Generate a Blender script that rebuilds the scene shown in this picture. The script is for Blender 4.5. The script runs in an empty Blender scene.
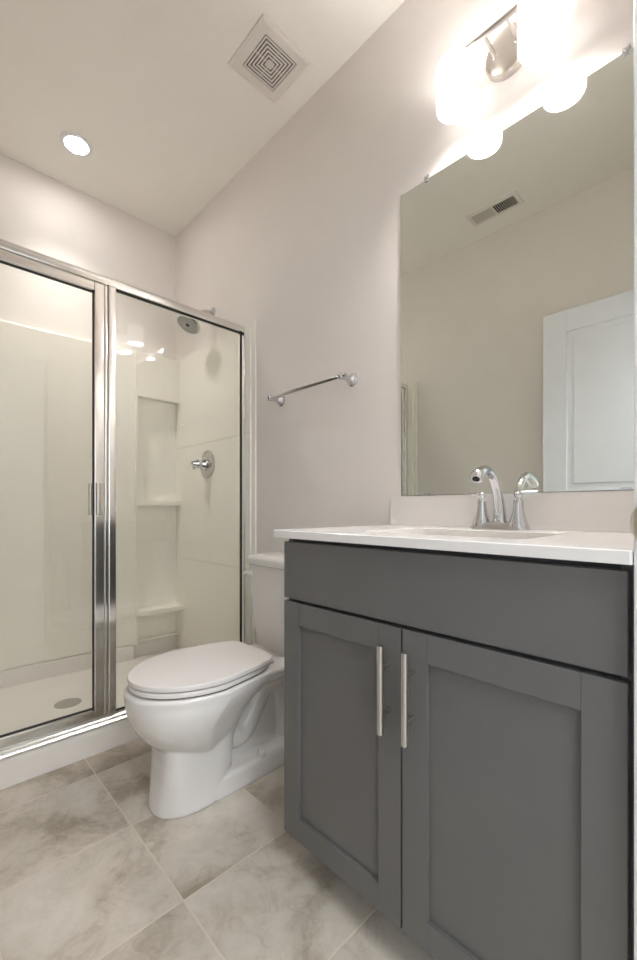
import bpy, bmesh, math
from mathutils import Vector, Matrix
C = bpy.context.scene.collection
sc = bpy.context.scene
PI = math.pi

# ------------------------------------------------------------------ camera
cam_d = bpy.data.cameras.new('camera')
cam = bpy.data.objects.new('camera', cam_d); C.objects.link(cam)
cam.location = (-1.25, 0.0, 0.97)
cam.rotation_euler = (math.radians(90), 0, math.radians(-44.05))
cam_d.sensor_fit = 'VERTICAL'; cam_d.sensor_height = 36
cam_d.lens = 420.3 / 960 * 36
cam_d.shift_y = 29 / 960
cam_d.clip_start = 0.01
sc.camera = cam
# ------------------------------------------------------------------ world, exposure
w = bpy.data.worlds.new('world'); sc.world = w; w.use_nodes = True
w.node_tree.nodes['Background'].inputs[0].default_value = (0.9, 0.95, 1.0, 1)
w.node_tree.nodes['Background'].inputs[1].default_value = 0.6
vs = sc.view_settings
vs.view_transform = 'Standard'; vs.look = 'None'; vs.gamma = 1; vs.use_curve_mapping = False
vs.exposure = 1.27
sc.cycles.max_bounces = 20; sc.cycles.diffuse_bounces = 12; sc.cycles.glossy_bounces = 8; sc.cycles.transparent_max_bounces = 16
BULB_E = 92.0       # frosted bulbs inside the open-ended shades
SPOT_E = 20.0        # beam of the downlight, watts
SHADE_E = 0.75       # vanity light shades
DOWN_E = 36.0       # downlight lens
HALL_E = 22.0       # unseen overhead fill added in the hall, watts
REAR_FILL_E = 9.0        # added fill at the hall's rear wall, no window there, watts
HALL_COL = (0.90, 0.95, 1.0)

ha = bpy.data.lights.new('hall_top_fill', 'AREA'); ha.shape = 'RECTANGLE'; ha.size = 1.2; ha.size_y = 0.9  # overhead fill, added to send light in through the doorway
ha.energy = HALL_E; ha.color = HALL_COL
hl = bpy.data.objects.new('hall_top_fill', ha); C.objects.link(hl); hl.location = (-0.95, -1.0, 2.70)

wa = bpy.data.lights.new('hall_rear_fill', 'AREA'); wa.shape = 'RECTANGLE'; wa.size = 1.1; wa.size_y = 1.5  # invented fill panel before the solid rear wall, tinted like daylight
wa.energy = REAR_FILL_E; wa.color = (0.86, 0.93, 1.0)
wl = bpy.data.objects.new('hall_rear_fill', wa); C.objects.link(wl); wl.location = (-1.97, -2.37, 1.35)
wl.rotation_euler = (math.radians(90), 0, 0)      # faces +Y, into the hall
# ------------------------------------------------------------------ materials
def new_mat(name):
    m = bpy.data.materials.new(name); m.use_nodes = True
    nt = m.node_tree; return m, nt, nt.nodes['Principled BSDF']
def bump(nt, b, scale, strength, dist=0.002, detail=3):
    n = nt.nodes.new('ShaderNodeTexNoise'); n.inputs['Scale'].default_value = scale; n.inputs['Detail'].default_value = detail
    t = nt.nodes.new('ShaderNodeTexCoord'); nt.links.new(t.outputs['Object'], n.inputs['Vector'])
    bp = nt.nodes.new('ShaderNodeBump'); bp.inputs['Strength'].default_value = strength; bp.inputs['Distance'].default_value = dist
    nt.links.new(n.outputs['Fac'], bp.inputs['Height']); nt.links.new(bp.outputs['Normal'], b.inputs['Normal'])
def pbr(name, col, rough, metal=0.0, bumpv=None, coat=0, spec=None, var=0.03):
    m, nt, b = new_mat(name)
    b.inputs['Roughness'].default_value = rough; b.inputs['Metallic'].default_value = metal
    b.inputs['Coat Weight'].default_value = coat
    if spec is not None: b.inputs['Specular IOR Level'].default_value = spec
    n = nt.nodes.new('ShaderNodeTexNoise'); n.inputs['Scale'].default_value = 6; n.inputs['Detail'].default_value = 4
    t = nt.nodes.new('ShaderNodeTexCoord'); nt.links.new(t.outputs['Object'], n.inputs['Vector'])
    r = nt.nodes.new('ShaderNodeValToRGB')
    r.color_ramp.elements[0].position = 0.3; r.color_ramp.elements[1].position = 0.7
    r.color_ramp.elements[0].color = (*[c * (1 - var) for c in col], 1)
    r.color_ramp.elements[1].color = (*[min(1, c * (1 + var)) for c in col], 1)
    nt.links.new(n.outputs['Fac'], r.inputs['Fac']); nt.links.new(r.outputs['Color'], b.inputs['Base Color'])
    if bumpv: bump(nt, b, *bumpv)
    return m
M = {}
M['paint'] = pbr('wall_paint', (0.785, 0.745, 0.715), 0.6, bumpv=(260, 0.12, 0.001), var=0.01)
M['ceiling'] = pbr('ceiling_paint', (0.87, 0.845, 0.80), 0.8, bumpv=(200, 0.12, 0.001), var=0.01)
M['trim'] = pbr('white_trim_paint', (0.80, 0.81, 0.84), 0.35, var=0.01)
M['doorpaint'] = pbr('door_paint', (0.76, 0.77, 0.82), 0.35, var=0.01)
M['cabinet'] = pbr('grey_cabinet_paint', (0.128, 0.124, 0.120), 0.36, bumpv=(500, 0.05, 0.0005), var=0.03)
M['cabinet_dark'] = pbr('cabinet_shadow_gap', (0.05, 0.05, 0.053), 0.6)
M['quartz'] = pbr('white_quartz', (0.76, 0.735, 0.715), 0.16, var=0.015)
M['porcelain'] = pbr('vitreous_china', (0.76, 0.735, 0.71), 0.10, var=0.005)
M['seat'] = pbr('seat_plastic', (0.80, 0.765, 0.745), 0.25, var=0.005)
M['acrylic'] = pbr('shower_acrylic', (0.88, 0.86, 0.79), 0.22, var=0.01, bumpv=(9, 0.05, 0.004))
M['pan'] = pbr('pan_acrylic', (0.79, 0.755, 0.715), 0.3, var=0.01)
M['chrome'] = pbr('chrome', (0.66, 0.67, 0.69), 0.06, 1.0, var=0.01)
M['nickel'] = pbr('brushed_nickel', (0.62, 0.58, 0.54), 0.28, 1.0, var=0.03)
M['alu'] = pbr('satin_aluminium', (0.83, 0.82, 0.80), 0.14, 1.0, var=0.02)
M['track'] = pbr('track_aluminium', (0.72, 0.71, 0.69), 0.30, 1.0)
M['soft_chrome'] = pbr('soft_chrome', (0.60, 0.60, 0.59), 0.12, 1.0)
M['rubber'] = pbr('black_gasket', (0.015, 0.015, 0.015), 0.6)
M['dark'] = pbr('dark_cavity', (0.012, 0.011, 0.010), 0.8)
M['grille'] = pbr('grille_white', (0.76, 0.72, 0.68), 0.5, var=0.01)
M['headface'] = pbr('shower_head_face', (0.42, 0.42, 0.41), 0.35, 0.6)
M['hall'] = pbr('hall_paint', (0.78, 0.78, 0.77), 0.8)
M['carpet'] = pbr('hall_carpet', (0.5, 0.47, 0.43), 0.95, bumpv=(400, 0.6, 0.004))

def emat(name, col, s):
    m, nt, b = new_mat(name)
    b.inputs['Base Color'].default_value = (0.9, 0.9, 0.9, 1)
    b.inputs['Emission Color'].default_value = (*col, 1); b.inputs['Emission Strength'].default_value = s
    b.inputs['Roughness'].default_value = 0.3
    return m
M['opal'] = emat('lit_opal_glass', (1.0, 0.97, 0.945), SHADE_E)
M['bulb'] = emat('lit_bulb_diffuser', (1.0, 0.97, 0.945), BULB_E)
M['lens'] = emat('lit_lens', (1.0, 0.965, 0.925), DOWN_E)

m, nt, b = new_mat('mirror_silver'); M['mirror'] = m
b.inputs['Metallic'].default_value = 1; b.inputs['Roughness'].default_value = 0.0
b.inputs['Base Color'].default_value = (0.83, 0.86, 0.81, 1)

def glass(name, tint, refl):
    m, nt, b = new_mat(name); nt.nodes.remove(b)
    out = nt.nodes['Material Output']
    tr = nt.nodes.new('ShaderNodeBsdfTransparent'); tr.inputs[0].default_value = (*tint, 1)
    gl = nt.nodes.new('ShaderNodeBsdfGlossy'); gl.inputs['Roughness'].default_value = 0.0
    fr = nt.nodes.new('ShaderNodeFresnel'); fr.inputs['IOR'].default_value = refl
    mx = nt.nodes.new('ShaderNodeMixShader')
    nt.links.new(fr.outputs[0], mx.inputs[0]); nt.links.new(tr.outputs[0], mx.inputs[1]); nt.links.new(gl.outputs[0], mx.inputs[2])
    nt.links.new(mx.outputs[0], out.inputs['Surface'])
    return m
M['glass'] = glass('shower_glass', (0.98, 0.98, 0.968), 1.45)

# floor tile
m, nt, b = new_mat('floor_tile'); M['tile'] = m
N = nt.nodes; L = nt.links
def mth(op, a, bb=None, c=None):
    n = N.new('ShaderNodeMath'); n.operation = op
    for i, v in enumerate((a, bb, c)):
        if v is None: continue
        if isinstance(v, (int, float)): n.inputs[i].default_value = v
        else: L.new(v, n.inputs[i])
    return n.outputs[0]
tc = N.new('ShaderNodeTexCoord'); sp = N.new('ShaderNodeSeparateXYZ'); L.new(tc.outputs['Object'], sp.inputs[0])
PITCH = 0.345
def edge(o, off):
    f = mth('FRACT', mth('DIVIDE', mth('SUBTRACT', o, off), PITCH))
    return mth('MINIMUM', f, mth('SUBTRACT', 1.0, f))
def cell(o, off): return mth('FLOOR', mth('DIVIDE', mth('SUBTRACT', o, off), PITCH))
ex = edge(sp.outputs[0], -0.767); ey = edge(sp.outputs[1], 0.980)
e = mth('MINIMUM', ex, ey)
grout = N.new('ShaderNodeMapRange'); grout.inputs[1].default_value = 0.005; grout.inputs[2].default_value = 0.009
grout.inputs[3].default_value = 1; grout.inputs[4].default_value = 0; L.new(e, grout.inputs[0])
cb = N.new('ShaderNodeCombineXYZ'); L.new(cell(sp.outputs[0], -0.767), cb.inputs[0]); L.new(cell(sp.outputs[1], 0.980), cb.inputs[1])
wn = N.new('ShaderNodeTexWhiteNoise'); L.new(cb.outputs[0], wn.inputs['Vector'])
vm = N.new('ShaderNodeVectorMath'); vm.operation = 'MULTIPLY_ADD'; L.new(wn.outputs['Color'], vm.inputs[0]); vm.inputs[1].default_value = (2, 2, 2); L.new(tc.outputs['Object'], vm.inputs[2])
def noise(scale, det, dist, rough=0.6):
    n = N.new('ShaderNodeTexNoise'); n.inputs['Scale'].default_value = scale; n.inputs['Detail'].default_value = det
    n.inputs['Distortion'].default_value = dist; n.inputs['Roughness'].default_value = rough; L.new(vm.outputs[0], n.inputs['Vector']); return n.outputs['Fac']
n1 = noise(3.2, 6, 0.6); n2 = noise(14, 8, 1.0, 0.7); n3 = noise(5, 4, 1.5)
vein = mth('ABSOLUTE', mth('SUBTRACT', n3, 0.5))
vr = N.new('ShaderNodeMapRange'); vr.inputs[1].default_value = 0.0; vr.inputs[2].default_value = 0.03; vr.inputs[3].default_value = 1; vr.inputs[4].default_value = 0; L.new(vein, vr.inputs[0])
mixv = mth('ADD', mth('MULTIPLY', n1, 0.72), mth('MULTIPLY', n2, 0.28))
mixv = mth('SUBTRACT', mixv, mth('MULTIPLY', vr.outputs[0], 0.035))
cr = N.new('ShaderNodeValToRGB'); ce = cr.color_ramp.elements
ce[0].position = 0.36; ce[0].color = (0.335, 0.28, 0.21, 1)
ce[1].position = 0.64; ce[1].color = (0.66, 0.61, 0.54, 1)
x_ = ce.new(0.50); x_.color = (0.56, 0.505, 0.43, 1)
L.new(mixv, cr.inputs[0])
mc = N.new('ShaderNodeMix'); mc.data_type = 'RGBA'; L.new(mth('MULTIPLY', grout.outputs[0], 0.85), mc.inputs[0]); L.new(cr.outputs[0], mc.inputs[6]); mc.inputs[7].default_value = (0.66, 0.59, 0.49, 1)
L.new(mc.outputs[2], b.inputs['Base Color'])
b.inputs['Roughness'].default_value = 0.42; b.inputs['Specular IOR Level'].default_value = 0.4
bp = N.new('ShaderNodeBump'); bp.inputs['Strength'].default_value = 0.35; bp.inputs['Distance'].default_value = 0.003
L.new(mth('SUBTRACT', mth('MULTIPLY', n2, 0.15), grout.outputs[0]), bp.inputs['Height']); L.new(bp.outputs[0], b.inputs['Normal'])

# ------------------------------------------------------------------ mesh helpers
def BM(): return bmesh.new()
def box(bm, x0, x1, y0, y1, z0, z1, bev=0.0, seg=2):
    r = bmesh.ops.create_cube(bm, size=1)
    vv = r['verts']
    bmesh.ops.scale(bm, vec=(abs(x1 - x0), abs(y1 - y0), abs(z1 - z0)), verts=vv)
    bmesh.ops.translate(bm, vec=((x0 + x1) / 2, (y0 + y1) / 2, (z0 + z1) / 2), verts=vv)
    if bev > 0:
        es = list({e for v in vv for e in v.link_edges})
        bmesh.ops.bevel(bm, geom=es, offset=bev, segments=seg, affect='EDGES', profile=0.5, clamp_overlap=True)
    return bm
def loft(bm, rings, cap0=True, cap1=True, closed=True):
    vr = [[bm.verts.new(p) for p in r] for r in rings]
    n = len(vr[0])
    for a, c in zip(vr[:-1], vr[1:]):
        for i in range(n if closed else n - 1):
            j = (i + 1) % n
            bm.faces.new((a[i], a[j], c[j], c[i]))
    if cap0: bm.faces.new(list(reversed(vr[0])))
    if cap1: bm.faces.new(vr[-1])
    bmesh.ops.recalc_face_normals(bm, faces=bm.faces)
    return bm
def tube(bm, pts, rad, seg=20, cap=True, squash=None):
    pts = [Vector(p) for p in pts]
    if not hasattr(rad, '__len__'): rad = [rad] * len(pts)
    rings = []; up = None
    for i, p in enumerate(pts):
        t = (pts[min(i + 1, len(pts) - 1)] - pts[max(i - 1, 0)]).normalized()
        if up is None:
            up = Vector((0, 0, 1)) if abs(t.z) < 0.9 else Vector((0, 1, 0))
        u = (up - t * up.dot(t)).normalized(); v = t.cross(u); up = u
        s = squash or 1.0
        rings.append([p + (u * math.cos(a) + v * s * math.sin(a)) * rad[i] for a in [2 * PI * k / seg for k in range(seg)]])
    return loft(bm, rings, cap, cap)
def smooth_path(pts, n=8, vals=None):
    P = [Vector(p) for p in pts]; out = []; vo = []
    for i in range(len(P) - 1):
        p0 = P[max(i - 1, 0)]; p1 = P[i]; p2 = P[i + 1]; p3 = P[min(i + 2, len(P) - 1)]
        for k in range(n):
            t = k / n
            out.append(0.5 * ((2 * p1) + (p2 - p0) * t + (2 * p0 - 5 * p1 + 4 * p2 - p3) * t * t + (3 * p1 - p0 - 3 * p2 + p3) * t ** 3))
            if vals: vo.append(vals[i] * (1 - t) + vals[i + 1] * t)
    out.append(P[-1])
    if vals: vo.append(vals[-1]); return out, vo
    return out
def lathe(bm, prof, origin, axis=(0, 0, 1), seg=40):
    # prof: list of (distance along axis, radius)
    ax = Vector(axis).normalized(); u = ax.orthogonal().normalized(); v = ax.cross(u); o = Vector(origin)
    rings = [[o + ax * h + (u * math.cos(a) + v * math.sin(a)) * max(r, 1e-5) for a in [2 * PI * k / seg for k in range(seg)]] for h, r in prof]
    return loft(bm, rings)
def wloc(o):
    v = Vector(o.location)
    while o.parent: o = o.parent; v += o.location
    return v
def obj(name, bm, mat, parent=None, smooth=35, origin=None):
    bm.normal_update()
    if parent is not None: off = wloc(parent)
    else:
        if origin is None:
            lo = Vector([min(v.co[i] for v in bm.verts) for i in range(3)]); hi = Vector([max(v.co[i] for v in bm.verts) for i in range(3)])
            origin = ((lo.x + hi.x) / 2, (lo.y + hi.y) / 2, lo.z)
        off = Vector(origin)
    bmesh.ops.translate(bm, vec=-off, verts=bm.verts)
    me = bpy.data.meshes.new(name); bm.to_mesh(me); bm.free()
    me.materials.append(mat)
    if smooth:
        me.shade_smooth(); me.set_sharp_from_angle(angle=math.radians(smooth))
    o = bpy.data.objects.new(name, me); C.objects.link(o)
    if parent is not None: o.parent = parent
    else: o.location = off
    if 0 < smooth <= 40:
        wn_ = o.modifiers.new('weighted_normals', 'WEIGHTED_NORMAL'); wn_.keep_sharp = True
    return o
def thing(name, label, cat, loc, group=None):
    o = bpy.data.objects.new(name, None); C.objects.link(o); o.location = loc; o.empty_display_size = 0.05
    o['label'] = label; o['category'] = cat
    if group: o['group'] = group
    bpy.context.view_layer.update(); return o
def tag(o, label, cat): o['label'] = label; o['category'] = cat; return o
def struct(name, bm, mat, label=None, origin=(0, 0, 0), smooth=0):
    o = obj(name, bm, mat, None, smooth, origin); o['kind'] = 'structure'
    if label: o['label'] = label
    return o
def child_label(o, l): o['label'] = l; return o

# ------------------------------------------------------------------ room shell
XL = -1.48; YB = 2.64; ZC = 2.763; YF = 0.104; YF0 = -0.02
DX0, DX1, DZ = -1.292, -0.542, 2.06      # doorway
struct('floor', box(BM(), XL - .1, .1, YF0, YB + .1, -0.08, 0), M['tile'])
struct('ceiling', box(BM(), XL - .1, .1, YF0, YB + .1, ZC, ZC + .08), M['ceiling'])
struct('wall_right', box(BM(), 0, .1, YF0, YB, 0, ZC), M['paint'])
struct('wall_left', box(BM(), XL - .1, XL, YF0, YB, 0, ZC), M['paint'])
struct('wall_back', box(BM(), XL - .1, .1, YB, YB + .1, 0, ZC), M['paint'])
bm = BM(); box(bm, XL, DX0, YF0, YF, 0, ZC); box(bm, DX1, 0, YF0, YF, 0, ZC); box(bm, DX0, DX1, YF0, YF, DZ, ZC)
struct('wall_front', bm, M['paint'])
# hall behind the camera
struct('floor_hall', box(BM(), -2.6, .8, -2.4, YF0, -0.08, 0), M['carpet'])
struct('ceiling_hall', box(BM(), -2.6, .8, -2.4, YF0, ZC, ZC + .08), M['hall'])
struct('wall_hall_rear', box(BM(), -2.6, .8, -2.5, -2.4, 0, ZC), M['hall'])
struct('wall_hall_right', box(BM(), .8, .9, -2.4, YF0, 0, ZC), M['hall'])
struct('wall_hall_left', box(BM(), -2.7, -2.6, -2.4, YF0, 0, ZC), M['hall'])
bm = BM(); box(bm, -2.6, XL - .1, YF0, YF0 + .1, 0, ZC); box(bm, .1, .8, YF0, YF0 + .1, 0, ZC)
struct('wall_hall_front', bm, M['hall'])
# baseboards
bm = BM(); box(bm, -0.014, 0, 0.93, 1.72, 0, 0.083, 0.003)
struct('baseboard_right', bm, M['trim'])
struct('baseboard_left', box(BM(), XL, XL + .014, YF, 1.80, 0, 0.083, 0.003), M['trim'])
# door frame: jamb lining + casing
bm = BM(); J = 0.012
box(bm, DX1 - 0.0, DX1 + 0.004, YF0, YF + .001, 0, DZ)
box(bm, DX0 - 0.004, DX0, YF0, YF + .001, 0, DZ); box(bm, DX0, DX1, YF0, YF, DZ - .004, DZ)
for s, y0, y1 in ((1, YF, YF + .0100), (-1, YF0 - .0105, YF0)):
    box(bm, DX1 + .004, DX1 + .061, y0, y1, 0, DZ + .061, 0.002)
    box(bm, DX0 - .061, DX0 - .004, y0, y1, 0, DZ + .061, 0.002)
    box(bm, DX0 - .004, DX1 + .004, y0, y1, DZ + .004, DZ + .061, 0.002)
box(bm, DX1 - .011, DX1, 0.02, 0.055, 0, DZ, 0.002)
tr = struct('trim_1', bm, M['trim'], 'white door frame at right edge of photo', origin=(DX1, YF0, 0))
# strike plate with curved lip wrapping the jamb edge
bm = BM(); rings = []
zc, hh = 0.951, 0.029
pts = smooth_path([(DX1 - .0015, .056, 0), (DX1 - .0015, .096, 0), (DX1 - .002, .1065, 0), (DX1 - .0, .112, 0), (DX1 + .004, .117, 0)], 6)
for (x, y, _z) in pts:
    k = min(1.0, max(0.0, (y - .090) / .0275)); h = hh * math.sqrt(max(0.02, 1 - k * k))
    rings.append([(x - .0012, y, zc - h), (x - .0012, y, zc + h), (x + .0012, y + .0012, zc + h), (x + .0012, y + .0012, zc - h)])
loft(bm, rings); child_label(obj('strike_plate', bm, M['nickel'], tr), 'nickel strike plate')
bm = BM(); lathe(bm, [(0, .004), (.001, .004), (.0015, .002)], (DX1 - .0026, .085, zc + .018), (-1, 0, 0), 14)
lathe(bm, [(0, .004), (.001, .004), (.0015, .002)], (DX1 - .0026, .085, zc - .018), (-1, 0, 0), 14)
obj('screw', bm, M['nickel'], tr)
# open door leaf lying along the left wall
LX0, LX1, LY0, LY1, LZ0, LZ1 = -1.337, -1.302, 0.122, 0.818, 0.012, 2.045
bm = BM(); box(bm, LX0 + .009, LX1 - .009, LY0 + .01, LY1 - .01, LZ0 + .01, LZ1 - .01)
SW = 0.118
rails = [(LZ0, 0.24), (0.955, 1.075), (LZ1 - SW, LZ1)]
def frame_piece(y0, y1, z0, z1): box(bm, LX0, LX1, y0, y1, z0, z1, 0.0015, 1)
frame_piece(LY0, LY0 + SW, LZ0, LZ1); frame_piece(LY1 - SW, LY1, LZ0, LZ1)
for z0, z1 in rails: frame_piece(LY0 + SW, LY1 - SW, z0, z1)
for (z0, z1) in ((.24, .955), (1.075, LZ1 - SW)):      # raised field and sticking of each panel
    box(bm, LX0 + .003, LX1 - .003, LY0 + SW + .03, LY1 - SW - .03, z0 + .03, z1 - .03, 0.004, 1)
dr = struct('door_1', bm, M['doorpaint'], 'white two-panel door standing open along left wall', origin=(LX1, LY0, LZ0))
for z in (0.25, 1.03, 1.82):
    h = BM(); tube(h, [(DX0 - .008, .1265, z - .045), (DX0 - .008, .1265, z + .045)], .006, 12)
    obj('hinge', h, M['nickel'], dr)
for sx, x in ((1, LX1), (-1, LX0)):
    h = BM(); lathe(h, [(0, .032), (.006, .031), (.010, .012), (.030, .011), (.036, .022), (.048, .027), (.060, .024), (.066, .010)], (x, LY1 - .065, .951), (sx, 0, 0), 28)
    obj('door_knob', h, M['nickel'], dr)

# ------------------------------------------------------------------ shower pan
pan = thing('shower_pan', 'low white acrylic shower base with a front curb on the tiled floor', 'shower base', (-0.74, 2.22, 0))
SY0 = 1.806
def back_y(x): return 2.605 - 0.16 * (x + 0.86) ** 2
bm = BM()
prof = [(SY0, 0), (SY0 + .004, .085), (SY0 + .010, .097), (SY0 + .020, .101), (1.893, .101), (1.903, .098), (1.912, .086), (1.916, .078)]
loft(bm, [[(x, y, z) for y, z in prof] + [(x, 1.916, 0)] for x in (XL + .002, -0.002)])
obj('curb', bm, M['pan'], pan)
bm = BM(); nx, ny = 40, 24; g = []
DXc, DYc = -0.724, 2.235
x0, x1 = XL + .02, -0.02
for i in range(nx + 1):
    x = x0 + (x1 - x0) * i / nx; yb = back_y(x) - .012 if x < -.30 else 2.585; row = []
    for j in range(ny + 1):
        y = 1.905 + (yb - 1.905) * j / ny
        r = math.hypot((x - DXc), (y - DYc) * 1.6); z = .056 + min(.022, .034 * r)
        row.append(bm.verts.new((x, y, z)))
    for zz, dy in ((.095, .004), (.150, .008), (.160, .016)): row.append(bm.verts.new((x, yb + dy, zz)))
    g.append(row)
for i in range(nx):
    for j in range(len(g[0]) - 1): bm.faces.new((g[i][j], g[i + 1][j], g[i + 1][j + 1], g[i][j + 1]))
for xs, sg in ((x0, -1), (x1, 1)):
    box(bm, xs - .002 * sg, xs + .018 * sg, 1.90, 2.62, .03, .165, 0.003)
obj('basin_floor', bm, M['pan'], pan, 40)
dz = .056
bm = BM(); lathe(bm, [(-.004, .056), (.003, .056), (.0045, .050), (.003, .041)], (DXc, DYc, dz), (0, 0, 1), 36)
lathe(bm, [(0, .041), (.002, .041)], (DXc, DYc, dz), (0, 0, 1), 36)
dn = obj('drain', bm, M['soft_chrome'], pan)
bm = BM()
for ring_r, n in ((.033, 11), (.017, 6)):
    for k in range(n):
        a = 2 * PI * k / n; lathe(bm, [(0, .0062), (.0008, .0062)], (DXc + ring_r * math.cos(a), DYc + ring_r * math.sin(a), dz + .002), (0, 0, 1), 8)
obj('drain_hole', bm, M['dark'], dn)

# ------------------------------------------------------------------ shower surround
sur = thing('shower_surround', 'white moulded shower wall surround with corner shelves above the base', 'shower surround', (-0.74, 2.6, 0))
ZS0, ZS1 = .160, 1.915
RX = -0.285                                   # left side of the shelf recess
bm = BM(); n = 44; fr = []; lo_ = []; tp = []
for i in range(n + 1):
    x = XL + .02 + (RX - XL - .02) * i / n; y = back_y(x)
    fr.append([bm.verts.new(p) for p in ((x, y + .008, ZS0 - .002), (x, y, ZS0 + .010), (x, y, ZS1 - .008), (x, y + .006, ZS1), (x, YB, ZS1))])
for i in range(n):
    for j in range(4): bm.faces.new((fr[i][j], fr[i + 1][j], fr[i + 1][j + 1], fr[i][j + 1]))
# right return of the bowed panel into the recess
yE = back_y(RX)
box(bm, RX - .012, RX + .002, yE - .004, YB - .005, ZS0, ZS1, 0.003)
obj('back_panel', bm, M['acrylic'], sur, 40)
bm = BM()
box(bm, RX, -.015, 2.600, YB - .004, ZS0, ZS1 - .002, 0.002)                 # recess back
box(bm, RX, -.015, yE - .002, 2.61, 1.645, ZS1, 0.006)                       # lintel over the recess
obj('recess_panel', bm, M['acrylic'], sur, 40)
for z, dpt, th in ((1.020, .070, .030), (.362, .105, .030), (.178, .045, .012)):
    bm = BM(); yy = 2.61 - dpt
    ring = [(RX - .002, 2.605), (RX - .002, yE - .02 if dpt > .08 else (yE - .006 if dpt > .05 else 2.58))]
    ring += [(RX + .05, yy), (-.10, yy - .004), (-.012, yy - .012), (-.012, 2.605)]
    loft(bm, [[(x, y, zz) for x, y in ring] for zz in (z - th, z)])
    bmesh.ops.bevel(bm, geom=list(bm.edges), offset=.004, segments=2, affect='EDGES')
    obj('shelf', bm, M['acrylic'], sur, 40)
for side, X0, s in (('r', 0, -1), ('l', XL, 1)):
    bm = BM()
    segs = [(ZS0, .660), (.664, 1.353), (1.357, ZS1)]
    for a, c in segs: box(bm, X0, X0 + s * .020, 1.772, YB - .004, a, c, 0.002)
    box(bm, X0, X0 + s * .016, 1.775, YB - .004, ZS0, ZS1 - .002)
    box(bm, X0, X0 + s * .010, 1.742, 1.776, 0.0, ZS1 + .008, 0.003)
    obj('side_panel', bm, M['acrylic'], sur, 40)

# ------------------------------------------------------------------ shower enclosure
enc = thing('shower_enclosure', 'framed glass shower enclosure with aluminium frame standing on the curb', 'shower enclosure', (-0.74, 1.8370, .101))
GY = 1.8390
xr = -.0185; xl = XL + .021
ZT = 1.912
# header: two stepped profile
def extr_x(bm, prof, x0, x1): return loft(bm, [[(x, y, z) for y, z in prof] for x in (x0, x1)])
bm = BM()
extr_x(bm, [(1.8160, ZT - .034), (1.8140, ZT - .026), (1.8140, ZT - .012), (1.8170, ZT - .004), (1.8240, ZT), (1.8520, ZT), (1.8600, ZT - .004), (1.8620, ZT - .034)], xl, xr)
obj('header_rail', bm, M['alu'], enc, 25)
bm = BM()
extr_x(bm, [(1.8080, .101), (1.8080, .106), (1.8130, .112), (1.8180, .113), (1.8190, .119), (1.8240, .124), (1.8320, .125), (1.8330, .133), (1.8500, .133), (1.8520, .120), (1.8660, .108), (1.8660, .101)], xl, xr)
obj('bottom_track', bm, M['track'], enc, 25)
for x0, x1 in ((xr - .010, xr), (xl, xl + .034)):
    bm = BM(); box(bm, x0, x1, 1.8100, 1.8640, .134, ZT - .034, .003)
    obj('wall_jamb', bm, M['alu'], enc)
PX0, PX1 = -.6885, -.6465
bm = BM(); box(bm, PX0 + .012, PX1, 1.8160, 1.8620, .134, ZT - .034, .004, 2); box(bm, PX0, PX0 + .011, 1.8240, 1.8580, .134, ZT - .034, .002)
obj('centre_post', bm, M['alu'], enc)
# fixed glass panel + gasket
fx0, fx1, fz0, fz1 = PX1, xr - .010, .134, ZT - .034
bm = BM(); box(bm, fx0 + .001, fx1 - .001, GY - .003, GY + .003, fz0 + .001, fz1 - .001)
child_label(obj('fixed_pane', bm, M['glass'], enc, 0), 'clear fixed glass pane')
def ring_frame(bm, x0, x1, z0, z1, wx, y0, y1, bev=0, wz=None):
    wz = wz or wx
    box(bm, x0, x0 + wx, y0, y1, z0, z1, bev); box(bm, x1 - wx, x1, y0, y1, z0, z1, bev)
    box(bm, x0 + wx, x1 - wx, y0, y1, z0, z0 + wz, bev); box(bm, x0 + wx, x1 - wx, y0, y1, z1 - wz, z1, bev)
bm = BM(); ring_frame(bm, fx0, fx1, fz0, fz1, .0042, GY - .005, GY + .005)
child_label(obj('gasket', bm, M['rubber'], enc), 'black rubber glazing gasket')
# door
ddx0, ddx1, ddz0, ddz1 = xl + .036, PX0 - .003, .136, ZT - .038
bm = BM(); ring_frame(bm, ddx0, ddx1, ddz0, ddz1, .036, 1.8200, 1.8540, .003, .034)
dd = obj('shower_door', bm, M['alu'], enc)
bm = BM(); ring_frame(bm, ddx0 + .035, ddx1 - .035, ddz0 + .033, ddz1 - .033, .0035, GY - .006, GY + .006)
obj('gasket', bm, M['rubber'], dd)
bm = BM(); box(bm, ddx0 + .036, ddx1 - .036, GY - .003, GY + .003, ddz0 + .034, ddz1 - .034)
obj('glass_pane', bm, M['glass'], dd, 0)
hx = ddx1 - .022
bm = BM(); box(bm, hx - .003, hx + .014, 1.8080, 1.8220, .945, 1.075, .003)
box(bm, hx - .014, hx - .002, 1.7880, 1.7960, .945, 1.075, .003); box(bm, hx - .006, hx + .002, 1.7940, 1.8140, .945, 1.075, .002)
obj('door_pull', bm, M['nickel'], dd)
bm = BM(); box(bm, hx - .022, hx - .012, 1.8560, 1.882, .945, 1.075, .003)
obj('inner_pull', bm, M['nickel'], dd)

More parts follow.
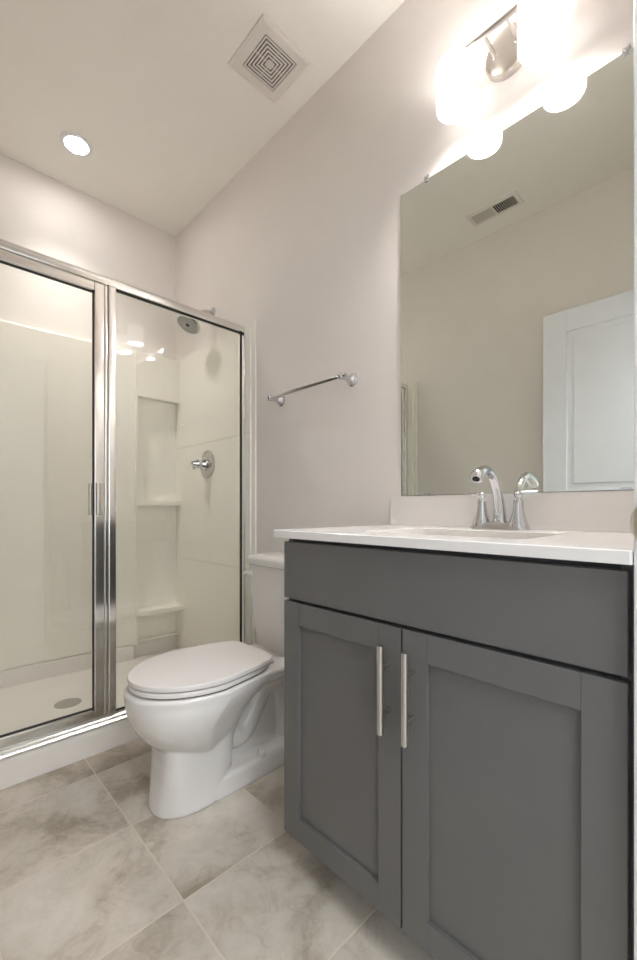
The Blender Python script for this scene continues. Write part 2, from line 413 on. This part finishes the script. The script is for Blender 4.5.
# ------------------------------------------------------------------ shower head, valve
SHY = 2.17
sh = thing('overhead_shower', 'round chrome shower head on a bent arm high on the shower side wall', 'shower head', (0, SHY, 2.0))
bm = BM(); lathe(bm, [(0, .030), (.004, .029), (.012, .018), (.016, .012)], (-0.0, SHY, 2.105), (-1, 0, 0), 28)
obj('wall_flange', bm, M['chrome'], sh)
bm = BM(); tube(bm, smooth_path([(-.005, SHY, 2.103), (-.045, SHY, 2.097), (-.09, SHY, 2.072), (-.124, SHY, 2.042)], 6), .0095, 16)
obj('shower_arm', bm, M['chrome'], sh)
ax = Vector((-.50, -.04, -.86)).normalized(); hc = Vector((-.122, SHY, 2.046))
bm = BM(); lathe(bm, [(0, .010), (.006, .017), (.016, .018), (.024, .014), (.030, .020), (.040, .044), (.050, .064), (.058, .069), (.066, .068), (.070, .063)], hc, ax, 40)
hd = obj('head', bm, M['chrome'], sh)
bm = BM(); f0 = hc + ax * .0702; lathe(bm, [(0, .060), (.002, .059)], f0, ax, 36)
fc = child_label(obj('spray_face', bm, M['headface'], hd), 'grey nozzle face')
bm = BM(); u = ax.orthogonal().normalized(); v = ax.cross(u)
for rr, nn in ((.052, 24), (.041, 18), (.029, 12)):
    for k in range(nn):
        a = 2 * PI * k / nn; lathe(bm, [(0, .0022), (.0022, .0016)], f0 + ax * .002 + u * rr * math.cos(a) + v * rr * math.sin(a), ax, 6)
lathe(bm, [(0, .012), (.003, .010)], f0 + ax * .002, ax, 20)
obj('nozzle', bm, M['rubber'], hd)

VY, VZ = 2.195, 1.228
va = thing('shower_valve', 'round chrome shower valve with lever handle on the shower side wall', 'shower valve', (-.02, VY, VZ))
bm = BM(); lathe(bm, [(0, .082), (.004, .081), (.010, .070), (.013, .050), (.015, .034), (.018, .030)], (-.020, VY, VZ), (-1, 0, 0), 48)
obj('escutcheon', bm, M['soft_chrome'], va)
bm = BM(); lathe(bm, [(0, .032), (.008, .036), (.016, .034), (.026, .027), (.036, .024), (.046, .026), (.052, .024), (.066, .016), (.078, .013), (.083, .008)], (-.036, VY, VZ), (-1, 0, 0), 36)
obj('handle_hub', bm, M['chrome'], va)
bm = BM(); pp, rr = smooth_path([(-.080, VY, VZ), (-.084, VY + .02, VZ - .012), (-.082, VY + .045, VZ - .024)], 6, [.010, .008, .009]); tube(bm, pp, rr, 16)
obj('lever', bm, M['chrome'], va)

# ------------------------------------------------------------------ toilet
TY = 1.335
toi = thing('toilet', 'white two-piece toilet with closed lid between vanity and shower', 'toilet', (-.42, TY, 0))
def egg(xf, xb, hw, hb, z, n=96, p=1.95):
    # front tip xf, back xb, max half width hw, half width at the back hb
    pts = []
    xm = xf + (xb - xf) * .50
    for k in range(n):
        a = 2 * PI * k / n; c, s = math.cos(a), math.sin(a)
        if c < 0: x = xm + (xm - xf) * (-abs(c) ** (2 / p) if c < 0 else 0); y = hw * math.copysign(abs(s) ** (2 / p), s)
        else:
            q = 9.0
            cc = abs(c) ** (2 / q); ss = math.copysign(abs(s) ** (2 / q), s)
            x = xm + (xb - xm) * cc; tt = (x - xm) / (xb - xm)
            y = ss * (hw + (hb - hw) * (tt ** 1.35))
        pts.append((x, TY + y, z))
    return pts
# bowl + pedestal (fused by a voxel remesh)
bm = BM()
R_ = [(-.640, -.47, .085, .075, .05), (-.695, -.415, .098, .085, .10)]
# outer bowl
bk = [(-.640, -.43, .088, .06, .160), (-.680, -.425, .113, .07, .195), (-.726, -.41, .144, .085, .240), (-.757, -.385, .167, .10, .288), (-.772, -.33, .180, .115, .333), (-.778, -.27, .184, .125, .368)]
KP = smooth_path([(a, b_, c_) for a, b_, c_, d_, e_ in bk], 6); KQ = smooth_path([(d_, e_, 0) for a, b_, c_, d_, e_ in bk], 6)
loft(bm, [egg(P_[0], P_[1], P_[2], Q_[0], Q_[1]) for P_, Q_ in zip(KP, KQ)] + [egg(-.779, -.27, .185, .13, .389), egg(-.774, -.27, .181, .13, .396)])
# front pedestal
def srect(x0, x1, hw, z, n=48, p=3.2, y=TY):
    pts = []
    for k in range(n):
        a = 2 * PI * k / n; c, s = math.cos(a), math.sin(a)
        pts.append(((x0 + x1) / 2 + (x1 - x0) / 2 * math.copysign(abs(c) ** (2 / p), c), y + hw * math.copysign(abs(s) ** (2 / p), s), z))
    return pts
ped = [(-.703, -.428, .102, 0, 2.25), (-.703, -.428, .102, .012, 2.25), (-.697, -.430, .100, .05, 2.5), (-.687, -.433, .099, .10, 3.4), (-.682, -.433, .100, .16, 3.6), (-.684, -.430, .103, .20, 3.6), (-.690, -.425, .107, .24, 3.2)]
loft(bm, [srect(a, b_, h, z, p=p) for a, b_, h, z, p in ped])
# low foot running back
loft(bm, [srect(-.60, -.10, .102, 0, p=6), srect(-.60, -.10, .102, .010, p=6), srect(-.60, -.105, .098, .056, p=6), srect(-.60, -.11, .088, .068, p=5)])
# inner web
loft(bm, [srect(-.55, -.13, .026, .02, p=4), srect(-.55, -.12, .026, .2, p=4), srect(-.50, -.06, .045, .36, p=4)])
# trapway: down from the bowl, back up over the weir, down to the floor outlet
pp, rr = smooth_path([(-.50, TY, .24), (-.44, TY, .165), (-.375, TY, .150), (-.325, TY, .205), (-.275, TY, .280), (-.215, TY, .285), (-.180, TY, .200), (-.175, TY, .05)], 8, [.062, .056, .050, .046, .045, .045, .045, .045])
tube(bm, pp, rr, 24, squash=1.15)
# tank deck
loft(bm, [srect(-.38, -.05, .065, .29, p=4), srect(-.40, -.035, .110, .335, p=4.5), srect(-.42, -.025, .145, .363, p=5), srect(-.42, -.022, .153, .387, p=5), srect(-.415, -.025, .149, .395, p=5)])
o = obj('bowl', bm, M['porcelain'], toi, 180)
rm = o.modifiers.new('fuse', 'REMESH'); rm.mode = 'VOXEL'; rm.voxel_size = .004; rm.use_smooth_shade = True
sm = o.modifiers.new('soften', 'SMOOTH'); sm.factor = .5; sm.iterations = 5
# seat + lid
def slab(name, xf, xb, hw, hb, z0, z1, mat, parent, crown=0, r=.008):
    bm = BM(); rings = []
    for (ins, z) in ((r * .6, z0), (r * .15, z0 + r * .3), (0, z0 + r), (0, z1 - r), (r * .3, z1 - r * .35), (r, z1)):
        rings.append(egg(xf + ins, xb - ins, hw - ins, hb - ins, z))
    if crown:
        for k, c in ((.80, .35), (.5, .75), (.2, .97)):
            rings.append([((p[0] - (-.52)) * k + (-.52), (p[1] - TY) * k + TY, z1 + crown * c) for p in rings[5]])
    loft(bm, rings)
    return obj(name, bm, mat, parent, 32)
seat = slab('seat', -.764, -.309, .181, .128, .4010, .4190, M['seat'], toi, 0, .006)
lid = slab('lid', -.767, -.300, .184, .134, .4220, .4385, M['seat'], toi, .0008, .004)
bm = BM(); loft(bm, [egg(-.752, -.31, .172, .12, .390), egg(-.752, -.31, .172, .12, .4225)]); obj('seat_gap_fill', bm, M['dark'], seat)  # dark slab filling the gaps between rim, seat and lid
for s in (-1, 1):
    bm = BM(); y = TY + s * .072; box(bm, -.308, -.278, y - .020, y + .020, .395, .418, .006, 3)
    tube(bm, [(-.288, y - .026, .417), (-.288, y + .026, .417)], .009, 14)
    obj('hinge', bm, M['seat'], toi)
    bm = BM(); lathe(bm, [(0, .018), (.012, .017), (.020, .012), (.023, .004)], (-.325, TY + s * .076, .064), (0, s * .3, 1), 24)
    obj('bolt_cap', bm, M['porcelain'], toi)
# tank
def trect(x0, x1, hw, z, r=.035, bow=.012, n=12):
    pts = []
    cs = [(x1 - r * .6, TY + hw - r * .6, 0, r * .6), (x0 + r, TY + hw - r, 1, r), (x0 + r, TY - hw + r, 2, r), (x1 - r * .6, TY - hw + r * .6, 3, r * .6)]
    for cx, cy, q, rr_ in cs:
        for k in range(n + 1):
            a = q * PI / 2 + k / n * PI / 2; pts.append([cx + rr_ * math.cos(a), cy + rr_ * math.sin(a), z])
        if q == 1:
            for k in range(1, 12):
                y = TY + hw - r - (2 * hw - 2 * r) * k / 12; pts.append([x0, y, z])
    for p in pts:
        if p[0] < x0 + r * 1.01: p[0] -= bow * (1 - ((p[1] - TY) / hw) ** 2) if abs(p[1] - TY) < hw else 0
    return [tuple(p) for p in pts]
bm = BM(); loft(bm, [trect(-.178, -.035, .145, .386, .05), trect(-.187, -.030, .164, .403, .045), trect(-.196, -.026, .178, .50, .035), trect(-.202, -.022, .186, .62, .032), trect(-.206, -.020, .190, .735, .03)])
obj('tank', bm, M['porcelain'], toi, 50)
bm = BM(); loft(bm, [trect(-.207, -.016, .190, .734, .03), trect(-.215, -.013, .197, .739, .032), trect(-.216, -.012, .198, .758, .032), trect(-.213, -.014, .195, .768, .030), trect(-.205, -.020, .187, .774, .026), trect(-.16, -.06, .16, .777, .02)])
obj('tank_lid', bm, M['porcelain'], toi, 50)
bm = BM(); LYc = TY + .155
lathe(bm, [(0, .015), (.006, .015), (.010, .011), (.018, .010)], (-.203, LYc, .700), (-1, 0, 0), 20)
pp, rr = smooth_path([(-.222, LYc + .006, .700), (-.226, LYc - .02, .698), (-.226, LYc - .05, .692)], 6, [.010, .007, .008])
pp, rr = smooth_path([(-.222, LYc - .006, .700), (-.226, LYc + .010, .699), (-.226, LYc + .022, .697)], 6, [.010, .008, .009]); tube(bm, pp, rr, 16)
obj('flush_lever', bm, M['seat'], toi)

# ------------------------------------------------------------------ vanity cabinet
CY0, CY1 = .1165, .8925; CXF = -.500; CXD = -.520; CT = .893
van = thing('vanity_cabinet', 'charcoal grey two-door vanity cabinet under the white countertop', 'vanity cabinet', (-.25, .51, 0))
bm = BM()
box(bm, CXF, -.003, CY0, CY0 + .018, .0, CT); box(bm, CXF, -.003, CY1 - .018, CY1, .0, CT)
bm2 = BM()
def side(y0, y1):
    ring = [(CXF, .093), (CXF, CT), (-.003, CT), (-.003, 0), (-.435, 0), (-.435, .093)]
    loft(bm2, [[(x, y, z) for x, z in ring] for y in (y0, y1)])
side(CY0, CY0 + .018); side(CY1 - .018, CY1); bm.free()
box(bm2, CXF, -.003, CY0 + .018, CY1 - .018, .093, .111); box(bm2, -.012, -.003, CY0 + .018, CY1 - .018, .111, CT)
obj('carcass', bm2, M['cabinet'], van)
bm = BM()
box(bm, CXF, CXF + .018, CY0 + .018, CY1 - .018, .845, CT - .002); box(bm, CXF, CXF + .018, CY0 + .018, CY1 - .018, .70, .75)
box(bm, CXF, CXF + .018, CY0 + .018, CY0 + .045, .111, .70); box(bm, CXF, CXF + .018, CY1 - .045, CY1 - .018, .111, .70); box(bm, CXF, CXF + .018, CY0 + .018, CY1 - .018, .111, .135)
obj('face_frame', bm, M['cabinet_dark'], van)
bm = BM(); box(bm, -.435, -.420, CY0 + .018, CY1 - .018, 0, .093)
obj('toe_kick', bm, M['cabinet'], van)
bm = BM(); box(bm, CXD, CXF, .1235, .8900, .7305, .8815, .0016, 2)
obj('drawer_front', bm, M['cabinet'], van)
MID = .5078
for (a, c, hs) in ((MID + .0022, .8900, MID + .030), (.1235, MID - .0022, MID - .030)):
    z0, z1, S = .0945, .7215, .0585
    bm = BM(); box(bm, CXD + .010, CXF, a + .02, c - .02, z0 + .02, z1 - .02)
    d = obj('cabinet_door', bm, M['cabinet'], van)
    for y0, y1 in ((a, a + S), (c - S, c)):
        bm = BM(); box(bm, CXD, CXF, y0, y1, z0, z1, .0014, 2); obj('stile', bm, M['cabinet'], d)
    for q0, q1 in ((z0, z0 + S), (z1 - S, z1)):
        bm = BM(); box(bm, CXD + .0003, CXF, a + S, c - S, q0, q1, .0012, 2); obj('rail', bm, M['cabinet'], d)
    bm = BM(); hx = CXD - .032
    tube(bm, [(hx, hs, .503), (hx, hs, .686)], .0070, 24)
    for z in (.5465, .6425): tube(bm, [(CXD, hs, z), (hx, hs, z)], .004, 16)
    child_label(obj('bar_handle', bm, M['nickel'], d), 'brushed nickel bar handle')

# ------------------------------------------------------------------ countertop, backsplash, sink
ctp = thing('countertop', 'white quartz countertop with backsplash on the grey vanity cabinet', 'countertop', (-.27, .51, CT))
SX0, SX1, SYa, SYb = -.425, -.150, .300, .695
x0, x1, y0, y1, z0, z1 = -.5405, -.002, .1150, .9125, CT, .9130
bm = BM()
def rr_ring(x0, x1, y0, y1, r, z, n=8):
    pts = []
    for cx, cy, q in ((x1 - r, y1 - r, 0), (x0 + r, y1 - r, 1), (x0 + r, y0 + r, 2), (x1 - r, y0 + r, 3)):
        for k in range(n + 1):
            a = q * PI / 2 + k / n * PI / 2; pts.append((cx + r * math.cos(a), cy + r * math.sin(a), z))
    return pts
inn = lambda z, g=0, r=.03: rr_ring(SX0 - g, SX1 + g, SYa - g, SYb + g, r, z)
out = lambda z, g=0: rr_ring(x0 + g, x1 - g, y0 + g, y1 - g, .004, z)
loft(bm, [inn(z0), inn(z1 - .0015), inn(z1, .0015), out(z1, .0015), out(z1 - .0015), out(z0), inn(z0)], False, False)
bmesh.ops.remove_doubles(bm, verts=bm.verts, dist=1e-6)
bmesh.ops.recalc_face_normals(bm, faces=bm.faces)
obj('slab', bm, M['quartz'], ctp, 30)
bm = BM(); box(bm, -.0185, -.002, .1150, .9030, z1, 1.0135, .0012)
obj('backsplash', bm, M['quartz'], ctp)
bm = BM()
loft(bm, [inn(z0, .012, .04), inn(z0, -.001, .03), inn(z0 - .02, -.002, .035), inn(z0 - .10, -.012, .05), inn(z0 - .135, -.03, .06), inn(z0 - .145, -.07, .05), inn(z0 - .148, -.12, .02)], False, True)
snk = child_label(obj('sink_basin', bm, M['porcelain'], ctp, 60), 'white rectangular undermount basin')
bm = BM(); lathe(bm, [(0, .022), (.003, .021), (.004, .010)], (-.295, .51, z0 - .148), (0, 0, 1), 24); obj('sink_drain', bm, M['chrome'], snk)

# ------------------------------------------------------------------ faucet
FX, FY, FZ = -.066, .494, z1
fa = thing('faucet', 'chrome two-handle basin faucet standing on the countertop under the mirror', 'faucet', (FX, FY, FZ))
bm = BM()
loft(bm, [rr_ring(FX - .027 + g, FX + .027 - g, FY - .078 + g, FY + .078 - g, .018 - g * .5, FZ + z) for g, z in ((0, 0), (0, .006), (.003, .012), (.006, .018), (.008, .020))])
obj('base_plate', bm, M['chrome'], fa, 40)
sp_pts = [(FX + .004, .018), (FX + .001, .05), (FX - .008, .085), (FX - .024, .118), (FX - .050, .146), (FX - .084, .160), (FX - .114, .154), (FX - .135, .145), (FX - .144, .133)]
bm = BM(); pp, rr = smooth_path([(x, FY, FZ + z) for x, z in sp_pts], 6, [.0190, .0165, .0140, .0120, .0118, .0130, .0150, .0160, .0160]); tube(bm, pp, rr, 28)
lathe(bm, [(0, .022), (.004, .0215), (.008, .019)], (FX + .004, FY, FZ + .018), (0, 0, 1), 30)
spt = obj('spout', bm, M['chrome'], fa, 50)
bm = BM(); tip = pp[-1]; lathe(bm, [(0, .0095), (.002, .009)], tip, (-.4, 0, -.92), 20); obj('aerator', bm, M['dark'], spt)
for s in (-1, 1):
    y = FY + s * .0508
    bm = BM(); lathe(bm, [(.008, .0275), (.014, .0265), (.020, .0235), (.034, .0190), (.052, .0145), (.068, .0125), (.074, .0128), (.080, .0128), (.083, .0100), (.086, .0075), (.090, .0085), (.094, .0112), (.099, .0115), (.103, .0085), (.106, .003)], (FX, y, FZ), (0, 0, 1), 32)
    hb = obj('handle', bm, M['chrome'], fa, 60)
    bm = BM(); pp, rr = smooth_path([(FX, y, FZ + .098), (FX + .004, y + s * .016, FZ + .101), (FX + .007, y + s * .034, FZ + .100), (FX + .009, y + s * .047, FZ + .102)], 6, [.006, .0048, .0055, .0042]); tube(bm, pp, rr, 16)
    obj('lever', bm, M['chrome'], hb)

# ------------------------------------------------------------------ mirror
MY0, MY1, MZ0, MZ1 = .122, .8645, 1.0165, 2.0785
mir = thing('wall_mirror', 'large frameless rectangular mirror clipped to the wall above the vanity', 'mirror', (0, .49, MZ0))
bm = BM(); box(bm, -.0065, -.001, MY0, MY1, MZ0, MZ1); obj('mirror_glass', bm, M['mirror'], mir, 0)
bm = BM(); box(bm, -.0008, -.0002, MY0 - .0005, MY1 + .0005, MZ0 - .0005, MZ1 + .0005); obj('mirror_backing', bm, M['dark'], mir, 0)
for y in (.762, .213):
    bm = BM(); box(bm, -.0095, -.0, y - .009, y + .009, MZ1 - .004, MZ1 + .012, .0015); lathe(bm, [(0, .0045), (.0015, .004), (.002, .002)], (-.0094, y, MZ1 + .004), (-1, 0, 0), 14)
    box(bm, -.0105, -.0065, y - .006, y + .006, MZ1 - .009, MZ1 - .002, .001)
    obj('mirror_clip', bm, M['chrome'], mir)
    bm = BM(); box(bm, -.0100, -.0066, y - .011, y + .011, MZ0 - .001, MZ0 + .006, .0012); obj('mirror_clip', bm, M['chrome'], mir)

# ------------------------------------------------------------------ vanity light
LY = .4915; LZ = 2.292; BX = -.100
vl = thing('vanity_light', 'two-shade brushed nickel wall light with lit opal shades above the mirror', 'wall light', (0, LY, LZ))
bm = BM(); lathe(bm, [(0, .066), (.018, .066), (.023, .063), (.025, .057), (.026, .03)], (-.0005, LY, LZ), (-1, 0, 0), 56)
obj('backplate', bm, M['nickel'], vl)
for s in (-1, 1):
    bm = BM(); tube(bm, [(-.022, LY + s * .032, LZ), (BX, LY + s * .032, LZ + .002)], .0055, 18); lathe(bm, [(0, .010), (.006, .009)], (-.024, LY + s * .032, LZ), (-1, 0, 0), 18)
    obj('arm', bm, M['nickel'], vl)
bm = BM(); tube(bm, [(BX, LY - .135, LZ + .004), (BX, LY + .135, LZ + .004)], .0075, 20)
obj('crossbar', bm, M['nickel'], vl)
for s in (-1, 1):
    y = LY + s * .117
    bm = BM(); sp_ = [(.016, .0495), (.001, .0500), (0, .0520), (.001, .0540), (.004, .055), (.117, .055), (.120, .0540), (.121, .0520), (.120, .0500), (.105, .0495)]
    rings = [[(BX + r * math.cos(2 * PI * k / 56), y + r * math.sin(2 * PI * k / 56), 2.150 + h) for k in range(56)] for h, r in sp_]
    loft(bm, rings, False, False)
    shd = obj('lamp_shade', bm, M['opal'], vl, 40); shd['label'] = 'lit white opal glass cylinder'
    bm = BM(); lathe(bm, [(0, .030), (.002, .044), (.006, .0493), (.036, .0493), (.040, .044), (.042, .030)], (BX, y, 2.184), (0, 0, 1), 48)
    obj('bulb_diffuser', bm, M['bulb'], shd, 60)
    bm = BM(); lathe(bm, [(0, .037), (.005, .036), (.010, .014), (.022, .012)], (BX, y, 2.271), (0, 0, 1), 28); obj('shade_holder', bm, M['nickel'], shd)

# ------------------------------------------------------------------ towel bar
TBZ = 1.480; TBX = -.066
tb = thing('towel_bar', 'brushed chrome towel bar mounted on the wall above the toilet', 'towel bar', (0, 1.33, TBZ))
bm = BM(); tube(bm, [(TBX, 1.075, TBZ), (TBX, 1.560, TBZ)], .0075, 20); obj('bar', bm, M['soft_chrome'], tb)
for y, s in ((1.098, -1), (1.543, 1)):
    bm = BM(); lathe(bm, [(0, .027), (.004, .0265), (.009, .021), (.014, .020), (.020, .015), (.034, .0105), (.050, .0100), (.060, .0125), (.072, .0130), (.078, .009), (.080, .003)], (0, y, TBZ - .001), (-1, 0, 0), 32)
    lathe(bm, [(0, .011), (.006, .012), (.012, .0105), (.018, .008)], (TBX, y + .002 * s, TBZ), (0, -s, 0), 24)
    obj('bracket', bm, M['chrome'], tb)

# ------------------------------------------------------------------ ceiling fittings
ex_ = thing('exhaust_fan_grille', 'square white exhaust fan grille of concentric slots on the ceiling above toilet', 'ceiling vent', (-.2195, 1.344, ZC - .014))
cx, cy, hs = -.2195, 1.347, .118
def sq_ring(bm, h0, h1, z0, z1):
    box(bm, cx - h1, cx + h1, cy - h1, cy - h0, z0, z1); box(bm, cx - h1, cx + h1, cy + h0, cy + h1, z0, z1)
    box(bm, cx - h1, cx - h0, cy - h0, cy + h0, z0, z1); box(bm, cx + h0, cx + h1, cy - h0, cy + h0, z0, z1)
bm = BM()
def sqr(h, z): return [(cx - h, cy - h, z), (cx + h, cy - h, z), (cx + h, cy + h, z), (cx - h, cy + h, z)]
loft(bm, [sqr(.0775, ZC - .004), sqr(.0775, ZC - .013), sqr(.108, ZC - .013), sqr(hs, ZC - .008), sqr(hs, ZC - .0005)], False, False)
obj('frame', bm, M['grille'], ex_, 20)
bm = BM(); box(bm, cx - .08, cx + .08, cy - .08, cy + .08, ZC - .0085, ZC - .0008); obj('cavity', bm, M['dark'], ex_)
bm = BM(); h = .0745
for k in range(6):
    sq_ring(bm, h - .0072, h - .0005, ZC - .0128, ZC - .0112); h -= .0117
box(bm, cx - .0045 - .006, cx + .0105, cy - .0105, cy + .0105, ZC - .0128, ZC - .0112)
box(bm, cx - .076, cx + .076, cy - .0015, cy + .0015, ZC - .0115, ZC - .007); box(bm, cx - .0015, cx + .0015, cy - .076, cy + .076, ZC - .0115, ZC - .007)
obj('louvre', bm, M['grille'], ex_)

dl = thing('downlight', 'lit round recessed ceiling light above the shower', 'ceiling light', (-.668, 2.312, ZC - .012))
bm = BM(); o_ = (-.668, 2.312, ZC)
lathe(bm, [(-.0005, .071), (-.004, .0705), (-.007, .065), (-.008, .055), (-.006, .051), (-.004, .051)], o_, (0, 0, 1), 56); obj('trim_ring', bm, M['trim'], dl)
bm = BM(); lathe(bm, [(-.010, .028), (-.009, .044), (-.0075, .051), (-.005, .051)], o_, (0, 0, 1), 48); obj('lens', bm, M['lens'], dl, 60)
sl = bpy.data.lights.new('downlight_beam', 'SPOT'); sl.energy = SPOT_E; sl.spot_size = math.radians(98); sl.spot_blend = 1.0; sl.shadow_soft_size = 0.05; sl.color = (1.0, 0.965, 0.92)
so = bpy.data.objects.new('downlight_beam', sl); C.objects.link(so); so.location = (0, 0, -.016); so.parent = dl

ar = thing('air_register', 'white louvred air register on the ceiling by left wall, seen in mirror', 'ceiling vent', (-1.268, 1.078, ZC - .008))
rx0, rx1, ry0, ry1 = -1.312, -1.226, .950, 1.204
bm = BM()
def rq(g, z): return [(rx0 - g, ry0 - g, z), (rx1 + g, ry0 - g, z), (rx1 + g, ry1 + g, z), (rx0 - g, ry1 + g, z)]
loft(bm, [rq(0, ZC - .002), rq(0, ZC - .007), rq(.018, ZC - .007), rq(.024, ZC - .0005)], False, False)
obj('frame', bm, M['grille'], ar, 20)
bm = BM(); box(bm, rx0 - .002, rx1 + .002, ry0 - .002, ry1 + .002, ZC - .002, ZC - .0006); obj('cavity', bm, M['dark'], ar)
bm = BM(); n = 22
for k in range(n):
    y = ry0 + (k + .5) * (ry1 - ry0) / n; s = -1 if k >= n // 2 else 1
    ring = [(y - .0012 - s * .0022, ZC - .0085), (y + .0012 - s * .0022, ZC - .0085), (y + .0012 + s * .0022, ZC - .0024), (y - .0012 + s * .0022, ZC - .0024)]
    loft(bm, [[(x, yy, z) for yy, z in ring] for x in (rx0, rx1)])
box(bm, rx0, rx1, (ry0 + ry1) / 2 - .005, (ry0 + ry1) / 2 + .005, ZC - .0075, ZC - .002)
obj('louvre', bm, M['grille'], ar)
